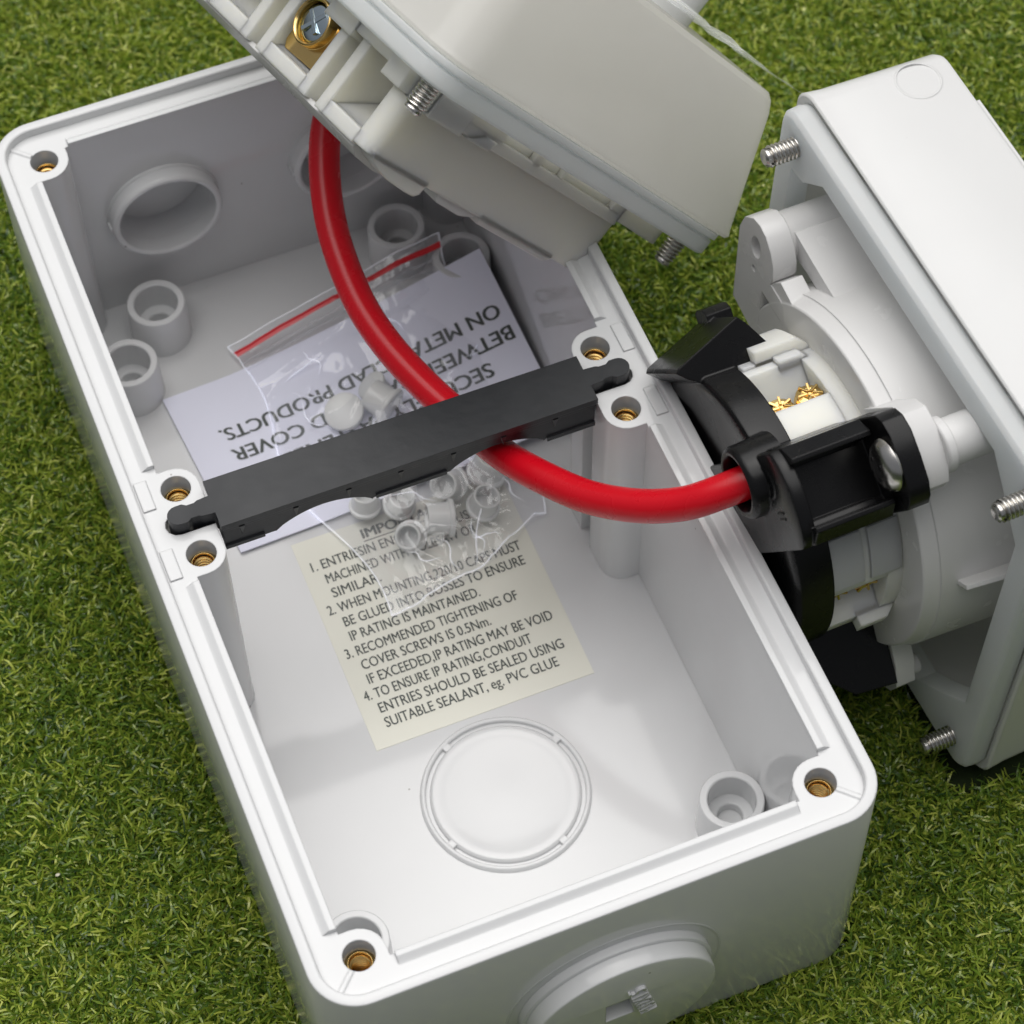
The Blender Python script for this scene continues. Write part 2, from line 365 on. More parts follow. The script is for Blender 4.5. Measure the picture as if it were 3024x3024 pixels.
# back wall with the two moulded cable entries
bw = [(-36.55, ZF), (36.55, ZF), (36.55, ZS), (-36.55, ZS)]
TB = Matrix(((1, 0, 0, 0), (0, 0, 1, IY), (0, 1, 0, 0), (0, 0, 0, 1)))      # (x, z, depth) -> world
ent = [(-19.6, -27.4), (19.6, -27.4)]
mb.sheet(bw, 0, [circ(x, z, 10.2, 40) for x, z in ent], T=TB)
for x, z in ent:
    c = circ(x, z, 10.2, 40); mb.wall(c, 0, 6.2, T=TB); mb.sheet(c, 6.2, T=TB)
# raised seat along the opening between the bosses
def strip(p, q, n, w=2.5, h=1.0):
    p, q, n = Vector(p), Vector(q), Vector(n)
    rings = []
    for e in (p, q):
        rings.append([tuple(e + Vector((0, 0, ZS - 0.05))), tuple(e + Vector((0, 0, ZS + h))), tuple(e + n * (w * 0.45) + Vector((0, 0, ZS + h))), tuple(e + n * w + Vector((0, 0, ZS - 0.05)))])
    mb.loft(rings)
for s in (1, -1):
    strip((s * (IX + 0.004), 84.3, 0), (s * (IX + 0.004), 13.0, 0), (s, 0, 0)); strip((s * (IX + 0.004), -84.3, 0), (s * (IX + 0.004), -13.0, 0), (s, 0, 0))
    strip((-35.8, s * (IY + 0.004), 0), (35.8, s * (IY + 0.004), 0), (0, s, 0), 2.2, 0.9)
# small pads and scribe marks on the middle lands
for sx in (1, -1):
    for sy in (1, -1):
        mb.box(sx * 45.6, sx * 47.9, sy * 4.5, sy * 11.0, ZS - 0.1, ZS + 0.28)
for sx in (1, -1):
    for sy in (1, -1):
        d = Vector((sx, sy, 0)).normalized(); p = Vector((sx * BX, sy * BY, 0)) + d * 2.85; q = Vector((sx * 47.2, sy * 95.6, 0)); t = Vector((-d.y, d.x, 0)) * 0.55
        mb.loft([[tuple(e - t + Vector((0, 0, ZS - 0.1))), tuple(e - t * 0.6 + Vector((0, 0, ZS + 0.22))), tuple(e + t * 0.6 + Vector((0, 0, ZS + 0.22))), tuple(e + t + Vector((0, 0, ZS - 0.1)))] for e in (p, q)])
mb.build('body', M['pvc'], box, base=BB)
for x, z in ent:
    mb = MB(); T = AX((x, IY, z), (0, -1, 0), (1, 0, 0))
    mb.lathe([(12.0, -0.2), (11.9, 0.6), (11.7, 0.7), (11.7, 3.2), (11.3, 3.8), (10.7, 3.9), (10.25, 3.5), (10.22, -0.2)], 48, T=T)
    mb.box(-12.1, -11.3, -0.5, 0.5, -0.2, 2.9, T=T)
    mb.build('cable_entry', M['pvc'], box, base=BB)
for x, y in [(-26.8, 81.2), (-36.8, 68.7), (26.8, 81.2), (36.8, 68.7), (37.2, -68.8), (-37.0, -69.0)]:
    mb = MB(); mb.lathe([(6.35, ZF - 0.2), (6.1, -45.0), (5.95, -44.75), (4.75, -44.75), (4.55, -45.0), (4.45, -51.5), (2.6, -51.6), (2.4, -51.9), (2.4, -54.0), (0.01, -54.0)], 44, (x, y))
    mb.build('mounting_boss', M['pvc'], box, base=BB)
mb = MB(); kx, ky = 0.6, -47.0
mb.lathe([(16.4, ZF - 0.1), (16.25, ZF + 0.6), (15.95, ZF + 0.95), (15.5, ZF + 0.95), (15.25, ZF + 0.7), (15.2, ZF - 0.1)], 72, (kx, ky))
mb.lathe([(14.5, ZF - 0.1), (14.4, ZF + 0.5), (14.0, ZF + 0.95), (13.2, ZF + 1.05), (12.0, ZF + 0.8), (11, ZF + 0.62), (5.0, ZF + 0.56), (1.2, ZF + 0.6), (0.01, ZF + 0.62)], 72, (kx, ky))
for a in (28, 118, 205, 296):
    T = Matrix.Translation((kx, ky, 0)) @ Matrix.Rotation(R(a), 4, 'Z'); mb.box(14.2, 15.9, -0.8, 0.8, ZF - 0.1, ZF + 0.8, T=T)
mb.build('knockout', M['pvc'], box, base=BB)
for x, y in holes:
    if x > 0 and y > 80: continue
    mb = MB(); mb.lathe([(2.74, -5.9), (2.4, -5.8), (2.25, -5.1), (2.0, -4.9), (1.85, -5.3)], 28, (x, y)); mb.thread(x, y, 1.95, -14.2, 8.8, 0.85, inward=True)
    mb.build('threaded_insert', M['brass'], box, base=BB)
# round plug screwed into the front wall
plug_T = AX((0.3, -HY, -31.6), (0, -1, 0), (1, 0, 0))     # local x right, y up, z out
mb = MB(); mb.lathe([(20.2, -0.1), (20.1, 0.12), (19.8, 0.14), (19.7, 0.05), (17.9, 0.05), (17.9, 1.6), (17.6, 1.75)], 72, T=plug_T)
sq = [(-2.9, -2.6), (2.0, -2.6), (2.0, 2.3), (-2.9, 2.3)]
SQ = [(-1.7 - 1.3, 5.8 - 4.9), (1.9 - 1.6, 5.8 - 4.9), (1.9 - 1.6, 5.8), (-1.7 - 1.3, 5.8)]
SQ = [(-3.6, -2.2), (1.6, -2.2), (1.6, 4.6), (-3.6, 4.6)]
mb.lathe([(17.2, 1.75), (17.2, 4.4), (17.0, 4.85), (16.6, 5.0)], 72, T=plug_T)
mb.sheet(circ(0, 0, 16.6, 72), 5.0, [SQ], T=plug_T); mb.wall(SQ, 5.0, 1.9, T=plug_T); mb.sheet(SQ, 1.9, T=plug_T)
mb.lathe([(17.6, 1.75), (17.2, 1.75)], 72, T=plug_T)
plug = mb.build('entry_plug', M['pvc'], box, base=BB)
vs, fs = text_mesh('M32X1.5', 3.4, 11.6, 0.0)
mb = MB(); T = plug_T @ Matrix.Translation((5.9, -2.6, 4.95)) @ Matrix.Rotation(R(103), 4, 'Z')
nv = len(vs)
mb.add([(x, y, 0.75) for x, y, z in vs], fs, T)
ed = {}
for f in fs:
    for i in range(len(f)):
        k = (f[i], f[(i + 1) % len(f)]); ed[k] = ed.get(k, 0) + 1
side = [k for k in ed if (k[1], k[0]) not in ed]
mb.add([(x, y, 0.75) for x, y, z in vs] + [(x, y, 0) for x, y, z in vs], [(a, b, b + nv, a + nv) for a, b in side], T)
mb.build('embossed_lettering', M['pvc'], plug, base=BB)
# sticker
lab = MB(); lab.prism([(-19.0, 20.8), (-19.0, -29.2), (26.3, -29.2), (26.3, 20.8)], ZF - 0.1, ZF + 0.14)
label = lab.build('instruction_sticker', M['label'], box, base=BB)
rows = [(-5.0, 16.7, 'IMPORTANT', 18.5, 0.012), (-17.0, 13.1, '1. ENTRIESIN ENCLOSURE MUST BE', 38.6, 0), (-15.1, 9.5, 'MACHINED WITH HOLESAW OR', 32.0, 0), (-15.1, 6.0, 'SIMILAR.', 10.2, 0),
        (-17.3, 2.4, '2. WHEN MOUNTING,220/10 CAPS MUST', 41.0, 0), (-15.2, -1.15, 'BE GLUED INTO BOSSES TO ENSURE', 38.4, 0), (-15.2, -4.65, 'IP RATING IS MAINTAINED.', 27.3, 0),
        (-17.4, -8.2, '3. RECOMMENDED TIGHTENING OF', 36.2, 0), (-15.3, -11.6, 'COVER SCREWS IS 0.5Nm.', 27.0, 0), (-15.3, -15.0, 'IF EXCEEDED,IP RATING MAY BE VOID', 38.8, 0),
        (-17.3, -18.4, '4. TO ENSURE IP RATING,CONDUIT', 35.0, 0), (-15.4, -21.8, 'ENTRIES SHOULD BE SEALED USING', 38.5, 0), (-15.4, -25.2, 'SUITABLE SEALANT, eg. PVC GLUE', 36.0, 0)]
mb = MB()
for x, y, t, w, b in rows:
    vs, fs = text_mesh(t, 2.35, w, 0)
    for d in ((0, 0.07) if b == 0 else (0, 0.12, 0.24)): mb.add([(x + a + d, y + c + d * 0.3, ZF + 0.2 + d * 0.05) for a, c, _ in vs], fs)
mb.box(-5.0, 13.6, 15.95, 16.15, ZF + 0.145, ZF + 0.2)
mb.build('printed_text', M['ink'], label, base=BB, weld=0, recalc=False)

# ------------------------------------------------------------------ black divider bar across the middle
bar = root('divider_bar', Matrix.Translation((0, 0, -9)))
tag(bar, 'black plastic divider bar lying across the middle of the open box', 'divider bar')
BBR = (0, 0, -9)
mb = MB(); TH = 5.2
def ear(s):
    p = [(36.3, 1.9), (36.9, 1.9), (38.6, 1.75), (39.2, 1.45), (40.6, 1.45), (41.4, 2.0), (42.6, 2.0)] + [(42.6 + 2.0 * math.sin(R(a)), 2.0 * math.cos(R(a))) for a in range(20, 180, 20)] + [(42.6, -2.0), (41.4, -2.0), (40.6, -1.45), (39.2, -1.45), (38.6, -1.75), (36.9, -1.9), (36.3, -1.9)]
    return [(s * x, y) for x, y in p]
outl = [(-36.3, TH)] + list(ear(-1)) + [(-36.3, -TH), (36.3, -TH)] + list(reversed(ear(1))) + [(36.3, TH)]
mb.prism(outl, -0.4, 1.0); mb.build('top_strip', M['matt_black'], bar, base=BBR)
for s in (-1, 1):
    mb = MB(); e = ear(s); mb.prism([(s * 36.0, 1.9)] + e[1:-1] + [(s * 36.0, -1.9)], -4.5, -0.4); mb.build('end_tab', M['matt_black'], bar, base=BBR)
mb = MB(); ZW = -7.4
def arch(x0, x1): return [(x0, ZW + 0.1), (x0, ZW - 0.25)] + [(x0 + (x1 - x0) * k / 14, ZW + 3.6 * math.sin(math.pi * k / 14) ** 0.75) for k in range(15)] + [(x1, ZW - 0.3), (x1 + 0.4, ZW + 0.1)]
prof = [(-36.0, -0.3), (-36.0, ZW)] + arch(-26.4, -8.0) + arch(7.2, 25.8) + [(36.0, ZW - 0.6), (36.0, -0.3)]
Tw = Matrix(((1, 0, 0, 0), (0, 0, 1, 0), (0, 1, 0, 0), (0, 0, 0, 1)))
mb.prism(prof, -4.5, -3.5, T=Tw); mb.prism(prof, 3.5, 4.5, T=Tw)
for x in (-36.0, -27.8, -7.6, 6.2, 26.2, 34.8): mb.box(x, x + 1.2, -3.5, 3.5, ZW + 0.6, -0.35)
mb.box(-36.0, -28.6, -4.85, -4.45, ZW - 0.02, ZW + 1.0); mb.box(-7.2, 6.6, -4.85, -4.45, ZW + 0.02, ZW + 1.1); mb.box(26.4, 36, -4.85, -4.45, ZW - 0.5, ZW + 0.7)
mb.box(-36.0, 36.0, -4.9, -4.45, -1.5, -0.38)
for x in (-32.5, -22.3, -12.2, -2.2, 8.0, 17.8, 28.0):
    mb.loft([[(x - 0.5, -5.1, -1.2), (x + 0.5, -5.1, -1.2), (x + 0.5, -4.45, -1.2), (x - 0.5, -4.45, -1.2)], [(x - 0.06, -4.6, -4.2), (x + 0.06, -4.6, -4.2), (x + 0.06, -4.45, -4.2), (x - 0.06, -4.45, -4.2)]])
mb.build('web', M['matt_black'], bar, base=BBR)

# ------------------------------------------------------------------ card, zip bag and caps inside the box
PTL, PTR, PBL, PBR = Vector((-32.1, 64.1, -55.0)), Vector((40.4, 67.2, -43.0)), Vector((-28.9, 22.6, -55.1)), Vector((42.8, 24.6, -51.2))
def card_pt(a, b, up=0):
    p = PTL * (1 - a) * (1 - b) + PTR * a * (1 - b) + PBL * (1 - a) * b + PBR * a * b
    e = max(0, a - 0.18) / 0.82
    return Vector((p.x, p.y, -55.1 + (PTR.z + 55.1) * (e ** 1.35) * (1 - b) + (PBR.z + 55.1) * e ** 1.35 * b + 0.25 + up))
card = MB(); NA, NB = 24, 12; vs = [tuple(card_pt(i / NA, j / NB, u)) for u in (0, 0.22) for j in range(NB + 1) for i in range(NA + 1)]
n1 = (NA + 1) * (NB + 1); fs = []
for k in (0, n1):
    fs += [(k + j * (NA + 1) + i, k + j * (NA + 1) + i + 1, k + (j + 1) * (NA + 1) + i + 1, k + (j + 1) * (NA + 1) + i) for j in range(NB) for i in range(NA)]
rim = [i for i in range(NA + 1)] + [j * (NA + 1) + NA for j in range(1, NB + 1)] + [NB * (NA + 1) + i for i in range(NA - 1, -1, -1)] + [j * (NA + 1) for j in range(NB - 1, 0, -1)]
fs += [(rim[i], rim[(i + 1) % len(rim)], rim[(i + 1) % len(rim)] + n1, rim[i] + n1) for i in range(len(rim))]
card.add(vs, fs)
CB = (5, 45, -55)
rc = root('instruction_card', Matrix.Translation(CB)); tag(rc, 'pale lilac printed card lying upside down on the box floor under the bag', 'card')
co = card.build('sheet', M['paper'], rc, base=CB)
mb = MB()
for a0, a1, b, t in ((0.968, 0.10, 0.335, 'ON METAL-CLAD PRODUCTS.'), (0.975, 0.105, 0.468, 'BETWEEN BASE AND COVER'), (0.875, 0.215, 0.60, 'SECURELY FASTENED'), (0.86, 0.23, 0.733, 'ENSURE EARTH WIRE IS')):
    vs, fs = text_mesh(t, 1.0, 1.0, 0.0)
    # reading direction runs from right to left: the card lies upside down
    for d in (0, 1, 2): mb.add([tuple(card_pt(a0 + (a1 - a0) * x + d * 0.0017, b - 0.042 + y * 0.08 + d * 0.0012, 0.30 + d * 0.005)) for x, y, _ in vs], fs)
mb.build('printed_text', M['ink'], co, base=CB, weld=0, recalc=False)

def cap_mesh(name):
    mb = MB(); mb.lathe([(0.01, 0), (3.6, 0), (4.1, 0.25), (4.2, 0.7), (4.1, 1.1), (3.5, 1.3), (3.3, 5.6), (3.15, 5.8), (2.75, 5.8), (2.6, 5.5), (2.55, 1.6), (0.01, 1.5)], 32)
    return mb.build(name, M['cap'])
caps = [((1.0, 43.9, -49.6), (0.25, 0.15, -1.0), 'upside down grey plastic cap, the big round one nearest the red zip', 1.0),
        ((8.3, 47.6, -49.0), (0.5, -0.3, -0.8), 'tilted grey plastic cap touching the red cable above the black bar', 0.8),
        ((10.6, 40.6, -49.5), (-0.6, 0.9, 0.15), 'grey plastic cap lying on its side just above the black bar', 1.0),
        ((3.9, 19.6, -52.5), (0.15, -0.2, 1), 'open grey cap just below the black bar, beside the white card edge', 0.82),
        ((19.5, 13.2, -53), (0.2, -0.15, 1), 'open ring shaped grey cap below the red cable, facing up', 0.85),
        ((3.8, 12.0, -52.6), (-0.3, -0.45, 0.8), 'small open grey cap lying on the sticker heading', 0.8),
        ((13.0, 12.2, -51.5), (-1, 0.25, 0.15), 'grey cap standing on edge over the sticker text', 0.95),
        ((22.8, 19.8, -52.5), (0.35, 0.1, 1), 'large open grey cap under the red cable beside the right wall', 1.0),
        ((15.8, 20.2, -51.5), (-0.5, -0.4, 0.7), 'tilted grey cap in the middle of the bag below the bar', 0.9),
        ((-2.4, 22.2, -53.2), (0.1, 0.1, 1), 'half hidden grey cap under the arch of the black bar, leftmost of the caps', 0.8)]
proto = cap_mesh('blanking_cap')
for i, (p, ax, lb, k) in enumerate(caps):
    o = proto if i == 0 else proto.copy()
    if i: COL.objects.link(o)
    T = AX((0, 0, 0), ax); T = T @ Matrix.Scale(k, 4); T.translation = (Vector(p) + Vector((0, 0, GZ))) * S
    o.matrix_world = T; tag(o, lb, 'cap', 'grey caps inside the clear bag')

# bag: two crumpled films joined at the edges
def bag_pt(s, t, top):
    TL, TR, BR, BL = Vector((-15.4, 70.5, 0)), Vector((34.0, 74.6, 0)), Vector((29.0, 2.5, 0)), Vector((-6.0, -4.5, 0))
    L = TL.lerp(BL, t) + Vector((-1.6 * math.sin(math.pi * t) + 2.2 * math.sin(3 * math.pi * t), 0, 0)); Rr = TR.lerp(BR, t) + Vector((2.6 * math.sin(math.pi * t) - 1.6 * math.sin(4 * math.pi * t), 0, 0))
    p = L.lerp(Rr, s)
    if t > 0.93: p = p + Vector((0, 4.5 * (s - 0.35) ** 2 * (t - 0.93) / 0.07 * 3, 0))
    # floor under the bag: sticker / card / boss
    ez = min(1, max(0, (p.x + 12) / 46)); base = -55.0 + 10.0 * ez ** 1.4 * max(0, 1 - t * 1.5)
    edge = min(1, 4.5 * s, 4.5 * (1 - s)); 
    w = noise.noise(Vector((p.x * 0.09, p.y * 0.11, 3.1))) * 1.5 + max(0, 0.35 - abs(noise.noise(Vector((p.x * 0.07 + p.y * 0.03, p.y * 0.035 - p.x * 0.03, 8.0))))) * 4.5 + max(0, 0.12 - abs(noise.noise(Vector((p.x * 0.12, p.y * 0.10, 5.0))))) * 6
    w *= min(1, 0.15 + t * 2.2)
    belly = math.exp(-((t - 0.62) / 0.26) ** 2) * 7.2 + (1.4 if t < 0.15 else 0)
    if top: z = base + 0.9 + edge * (belly + 0.9 * w + 0.6)
    else: z = base + 0.45 + 0.25 * edge * w * 0.4
    if t < 0.06: z += 1.2
    return p + Vector((0.35 * w * edge, 0.25 * w, z))
NS, NT = 96, 130
BGB = (10, 36, -55)
bag = root('zip_bag', Matrix.Translation(BGB)); tag(bag, 'crumpled clear plastic zip bag with a red stripe, holding small grey caps', 'bag')
mb = MB()
for top in (1, 0):
    vs = [tuple(bag_pt(i / NS, j / NT, top)) for j in range(NT + 1) for i in range(NS + 1)]
    mb.add(vs, [(j * (NS + 1) + i, j * (NS + 1) + i + 1, (j + 1) * (NS + 1) + i + 1, (j + 1) * (NS + 1) + i) for j in range(NT) for i in range(NS)])
mb.build('clear_film', M['film'], bag, base=BGB, smooth=60, weld=0)
mb = MB(); vs = []
for j in range(4):
    for i in range(NS + 1):
        p = bag_pt(i / NS, 0.026 + 0.0062 * j, 1); vs.append((p.x, p.y, p.z + (0.25 if j in (1, 2) else 0.1)))
mb.add(vs, [(j * (NS + 1) + i, j * (NS + 1) + i + 1, (j + 1) * (NS + 1) + i + 1, (j + 1) * (NS + 1) + i) for j in range(3) for i in range(NS)])
mb.build('zip_strip', M['red_print'], bag, base=BGB, weld=0)
mb = MB()
for t0 in (0.062, 0.085):
    mb.tube([bag_pt(i / 40, t0, 1) + Vector((0, 0, 0.15)) for i in range(41)], 0.22, 6)
mb.build('press_seal', M['film'], bag, base=BGB, weld=0)
mb = MB()
for sx in (0.0, 1.0): mb.tube([bag_pt(sx, j / 60, 1) - Vector((0, 0, 0.1)) for j in range(61)], 0.2, 6)
mb.tube([bag_pt(i / 40, 1.0, 1) for i in range(41)], 0.2, 6); mb.tube([bag_pt(i / 40, 0.0, 1) for i in range(41)], 0.14, 6)
mb.build('sealed_edge', M['white_film'], bag, base=BGB, weld=0)
mb = MB(); rc2 = random.Random(5)
for k in range(26):                                         # creases as whitened tubes, their streak highlights put into the colour
    s0, t0 = rc2.uniform(0.06, 0.94), rc2.choice([rc2.uniform(0.08, 0.4), rc2.uniform(0.5, 0.95), rc2.uniform(0.6, 0.95)]); a = rc2.uniform(-0.6, 0.9) + (1.2 if k % 3 else 0); ln = rc2.uniform(0.06, 0.2)
    pp = []
    for i in range(13):
        q = i / 12 - 0.5; s1 = min(0.985, max(0.015, s0 + math.cos(a) * ln * q * 1.3 + 0.02 * math.sin(q * 7 + k))); t1 = min(0.985, max(0.03, t0 + math.sin(a) * ln * q)); pp.append(bag_pt(s1, t1, 1) + Vector((0, 0, 0.06)))
    if min((pp[i + 1] - pp[i]).length for i in range(12)) < 0.02: continue
    mb.tube(pp, [0.02 + 0.17 * math.sin(math.pi * i / 12) * rc2.uniform(0.6, 1.2) for i in range(13)], 5)
mb.build('crease_highlight', M['white_film'], bag, base=BGB, weld=0)

# ------------------------------------------------------------------ socket module standing on edge at the right (local u, v, n)
TRm = frame(((0.046365, 0.030782, -0.99845), (-0.998916, -0.002656, -0.046468), (-0.004082, 0.999523, 0.030626)), (82.124461, -28.666079, -9.414063))
RB = (0, -49.6, -16)
soc = root('socket_module', TRm @ Matrix.Translation(RB)); tag(soc, 'white socket module with a black round back cap, standing on its edge on the grass', 'socket')
CY = 1.5
def r3(hx, hy, r, z, seg=8, cx=0, cy=0): return [(x, y, z) for x, y in rr(hx, hy, r, seg, cx, cy)]
mb = MB()
mb.loft([r3(47.3, 47.4, 5, -4.6), r3(48.6, 48.6, 5.3, -4.0), r3(49.2, 49.0, 5.8, -4.4), r3(48.9, 48.7, 5.8, -8), r3(48.2, 48.6, 5.6, -30.2), r3(47.8, 48.3, 5.4, -31.2), r3(47.0, 47.6, 5, -31.6)], False, True)
for k in range(0, 1):
    T = AX((-40.8, 48.62, -23.8), (0, 1, 0)); mb.lathe([(4.3, -0.2), (4.3, 0.06), (4.15, 0.1), (4.0, 0.06), (3.95, -0.2)], 40, T=T)
mb.box(-33.0, 40.0, 40, 47.9, -32.1, -31.0)
mb.build('cover', M['cover'], soc, base=RB)
mb = MB()
opn = [(41.5, 27.6), (30.0, 40.6), (-30.8, 41.6), (-37.2, 35.9), (-41.5, 35.0), (-41.5, -28), (-29, -41), (28.0, -41.0), (35.0, -34.2), (42.0, -26.5)]
og = rr(47.2, 47.2, 6, 8)
mb.sheet(rr(46.4, 46.4, 3.6, 8), 0, [opn]); mb.loft([r3(46.4, 46.4, 3.6, 0), r3(47.2, 47.2, 4.2, -0.8), r3(47.4, 47.4, 4.3, -3.0), r3(47.3, 47.3, 4.3, -3.4), r3(47.2, 47.2, 4.3, -4.3)], False, False)
mb.wall(opn, 0, -4.3); mb.sheet(rr(47.2, 47.2, 4.3, 8), -4.3, [opn])
mb.build('gasket', M['gasket'], soc, base=RB)
for x, y in ((-41.15, 41.15), (41.15, 41.15), (41.15, -41.15)):
    mb = MB(); mb.thread(x, y, 2.05, -0.6, 6.6, 0.8); mb.build('mounting_screw', M['steel'], soc, base=RB)
# barrel with rim and the three eared lugs
mb = MB(); c = (CY, 0)
mb.lathe([(35.6, -27), (34.4, 7.2), (34.15, 7.25), (34.1, 7.35), (33.5, 10.0), (33.25, 10.25), (32.9, 10.3), (26.2, 10.2), (26.0, 9.0)], 96, c)
far_ear = [(-39.9, 25.6), (-38.6, 29.6), (-35.9, 32.2), (-33.4, 32.9), (-31.0, 32.3), (-28.6, 30.2), (-27.2, 27.6), (-26.7, 24.6), (-27.3, 22.9), (-21.9, 22.6), (-20, 12), (-24.1, 5.6), (-31, 4.5), (-38.9, 5.9)]
hole = [(-29.6, 18.1), (-22.2, 18.0), (-25.6, 9.2), (-29.2, 8.4)]
mb.prism(far_ear, 5.4, 10.25, [[(-33.6 + 1.75 * math.cos(R(a)), 26.4 + 2.6 * math.sin(R(a))) for a in range(0, 360, 18)], circ(-33.3, 20.6, 0.75, 12), hole])
mb.box(-30, -22, 8, 18.4, 4.6, 5.6)
mb.prism([(-27.4, 22.9), (-22.0, 22.7), (-19.6, 25.6), (-24.5, 26.6)], 5.6, 10.0)
mb.prism([(-35, 26), (-30.6, 31.2), (-24, 30.6), (-15.6, 30.0), (-18, 26)], -27, 4.4)
near_T = Matrix.Rotation(R(57.5), 4, 'Z')
ear2 = [(37, -6.6), (41, -6.9), (44.0, -6.2), (46.0, -3.6), (46.8, 0), (46.8, 4.0), (45.4, 7.2), (42.5, 8.8), (30, 9.5)]
mb.prism(ear2, 6.7, 11.3, T=near_T)
low_T = Matrix.Rotation(R(-49), 4, 'Z'); ear3 = [(30, -4), (43, -4.4), (46.4, -3.6), (46.6, 0), (44.8, 3.4), (40, 5.4), (30, 5.8)]
mb.prism(ear3, 4.2, 8.2, T=low_T); mb.cyl(43 * math.cos(R(-49)), 43 * math.sin(R(-49)), 2.0, 4.5, 1.6)
for s in (-1, 1):                                            # raking ribs between barrel and cover
    T = Matrix.Rotation(R(90 + 33 * s), 4, 'Z')
mb.loft([[(14.5, 31.2, 4.0), (15.4, 31.2, 4.0), (15.4, 36.0, 4.0), (14.5, 36.0, 4.0)], [(15.6, 31, -26), (16.5, 31, -26), (16.5, 40, -26), (15.6, 40, -26)]], T=Matrix.Rotation(R(-52), 4, 'Z'))
mb.build('barrel', M['white'], soc, base=RB)
mb = MB()
mb.cyl(-33.4, 27.0, 4.7, -27, 5.5, ch=0.1); mb.build('post', M['white'], soc, base=RB)
px, py = 43.2 * math.cos(R(57.5)), 43.2 * math.sin(R(57.5))
mb = MB(); mb.cyl(px, py, 4.3, -27, 5.2, ch=0.1); mb.cyl(px, py, 5.0, 5.0, 6.75, ch=0.3); mb.build('post', M['white'], soc, base=RB)
mb = MB()
for x in (-22.5, -19.0): mb.box(x, x + 1.4, 38.5, 42.0, -5.5, -2.2)
mb.box(-22.5, -17.6, 40.3, 42.0, -5.5, -2.8); mb.box(-13.6, -12.4, 39, 41.6, -5.4, -3.4)
mb.build('inner_rib', M['white'], soc, base=RB)
# cream insert with two slots that show the brass terminals
def pol(r, a): return (CY + r * math.cos(R(a)), r * math.sin(R(a)))
def insert_outline(ro):
    pts = []
    for k in range(240):
        a = -180 + 1.5 * k
        if 93 < a < 116 or -13 < a < 11.5: continue
        pts.append((a, ro))
    pts += [(93, ro), (93.1, 15.5), (97.5, 15.5), (104, 20.0), (116, ro - 0.5), (116.1, ro), (11.5, ro), (11.4, 15.5), (7, 15.5), (0, 20.0), (-13, ro - 0.5), (-13.1, ro)]
    pts.sort(); return [pol(r, a) for a, r in pts]
mb = MB()
mb.prism(insert_outline(26.3), 13.2, 25)
mb.lathe([(26.5, 9.8), (26.3, 12.6), (26.3, 13.25)], 96, c); mb.sheet(circ(CY, 0, 26.3, 96), 13.25)
# stepped shoulders beyond the upper slot and groove in front of the lower one
for a0, a1, ro, n0, n1 in ((115.5, 121, 27.2, 12.0, 17.6), (121, 138, 29.2, 11.6, 21.0), (121, 150, 26.9, 12.5, 23.6), (-20, -13, 28.4, 11.5, 17.8), (-34, -20, 27.4, 11.0, 15.5)):
    o = [pol(ro, a0 + (a1 - a0) * k / 6) for k in range(7)] + [pol(16, a1), pol(16, a0)]
    ri = [pol(ro - 1.6, a0 + (a1 - a0) * k / 6) for k in range(7)] + o[7:]; rj = [pol(ro - 4, a0 + (a1 - a0) * k / 6) for k in range(7)] + o[7:]
    mb.loft([[(x, y, z) for x, y in q] for q, z in ((rj, n0 - 2.2), (ri, n0 - 0.9), (o, n0 + 1.0), (o, n1))])
o = [pol(26.7, 14 + 24 * k / 10) for k in range(11)] + [pol(20, 38), pol(20, 14)]; mb.prism(o, 10.5, 16.6); mb.prism(o, 18.0, 25)
mb.build('terminal_insert', M['cream'], soc, base=RB)
def brass_bit(a, r, n):
    mb = MB(); x, y = pol(r, a); T = AX((x, y, n), (math.cos(R(a)), math.sin(R(a)), 0), (0, 0, 1))
    mb.lathe([(0.01, 0.9), (1.5, 1.15), (2.5, 0.7), (2.75, 0), (2.75, -1.4)], 14, T=T)
    for k in range(7):
        b = k * 51.0; mb.box(0.5, 2.35, -0.22, 0.22, 0.5, 1.5, T=T @ Matrix.Rotation(R(b), 4, 'Z') @ Matrix.Rotation(R(random.uniform(-14, 14)), 4, 'X'))
    mb.build('brass_terminal', M['brass'], soc, base=RB, smooth=20)
brass_bit(98.5, 22.6, 21.2); brass_bit(98.5, 23.4, 15.6); brass_bit(5.5, 22.6, 21.8); brass_bit(5.5, 23.0, 16.2)
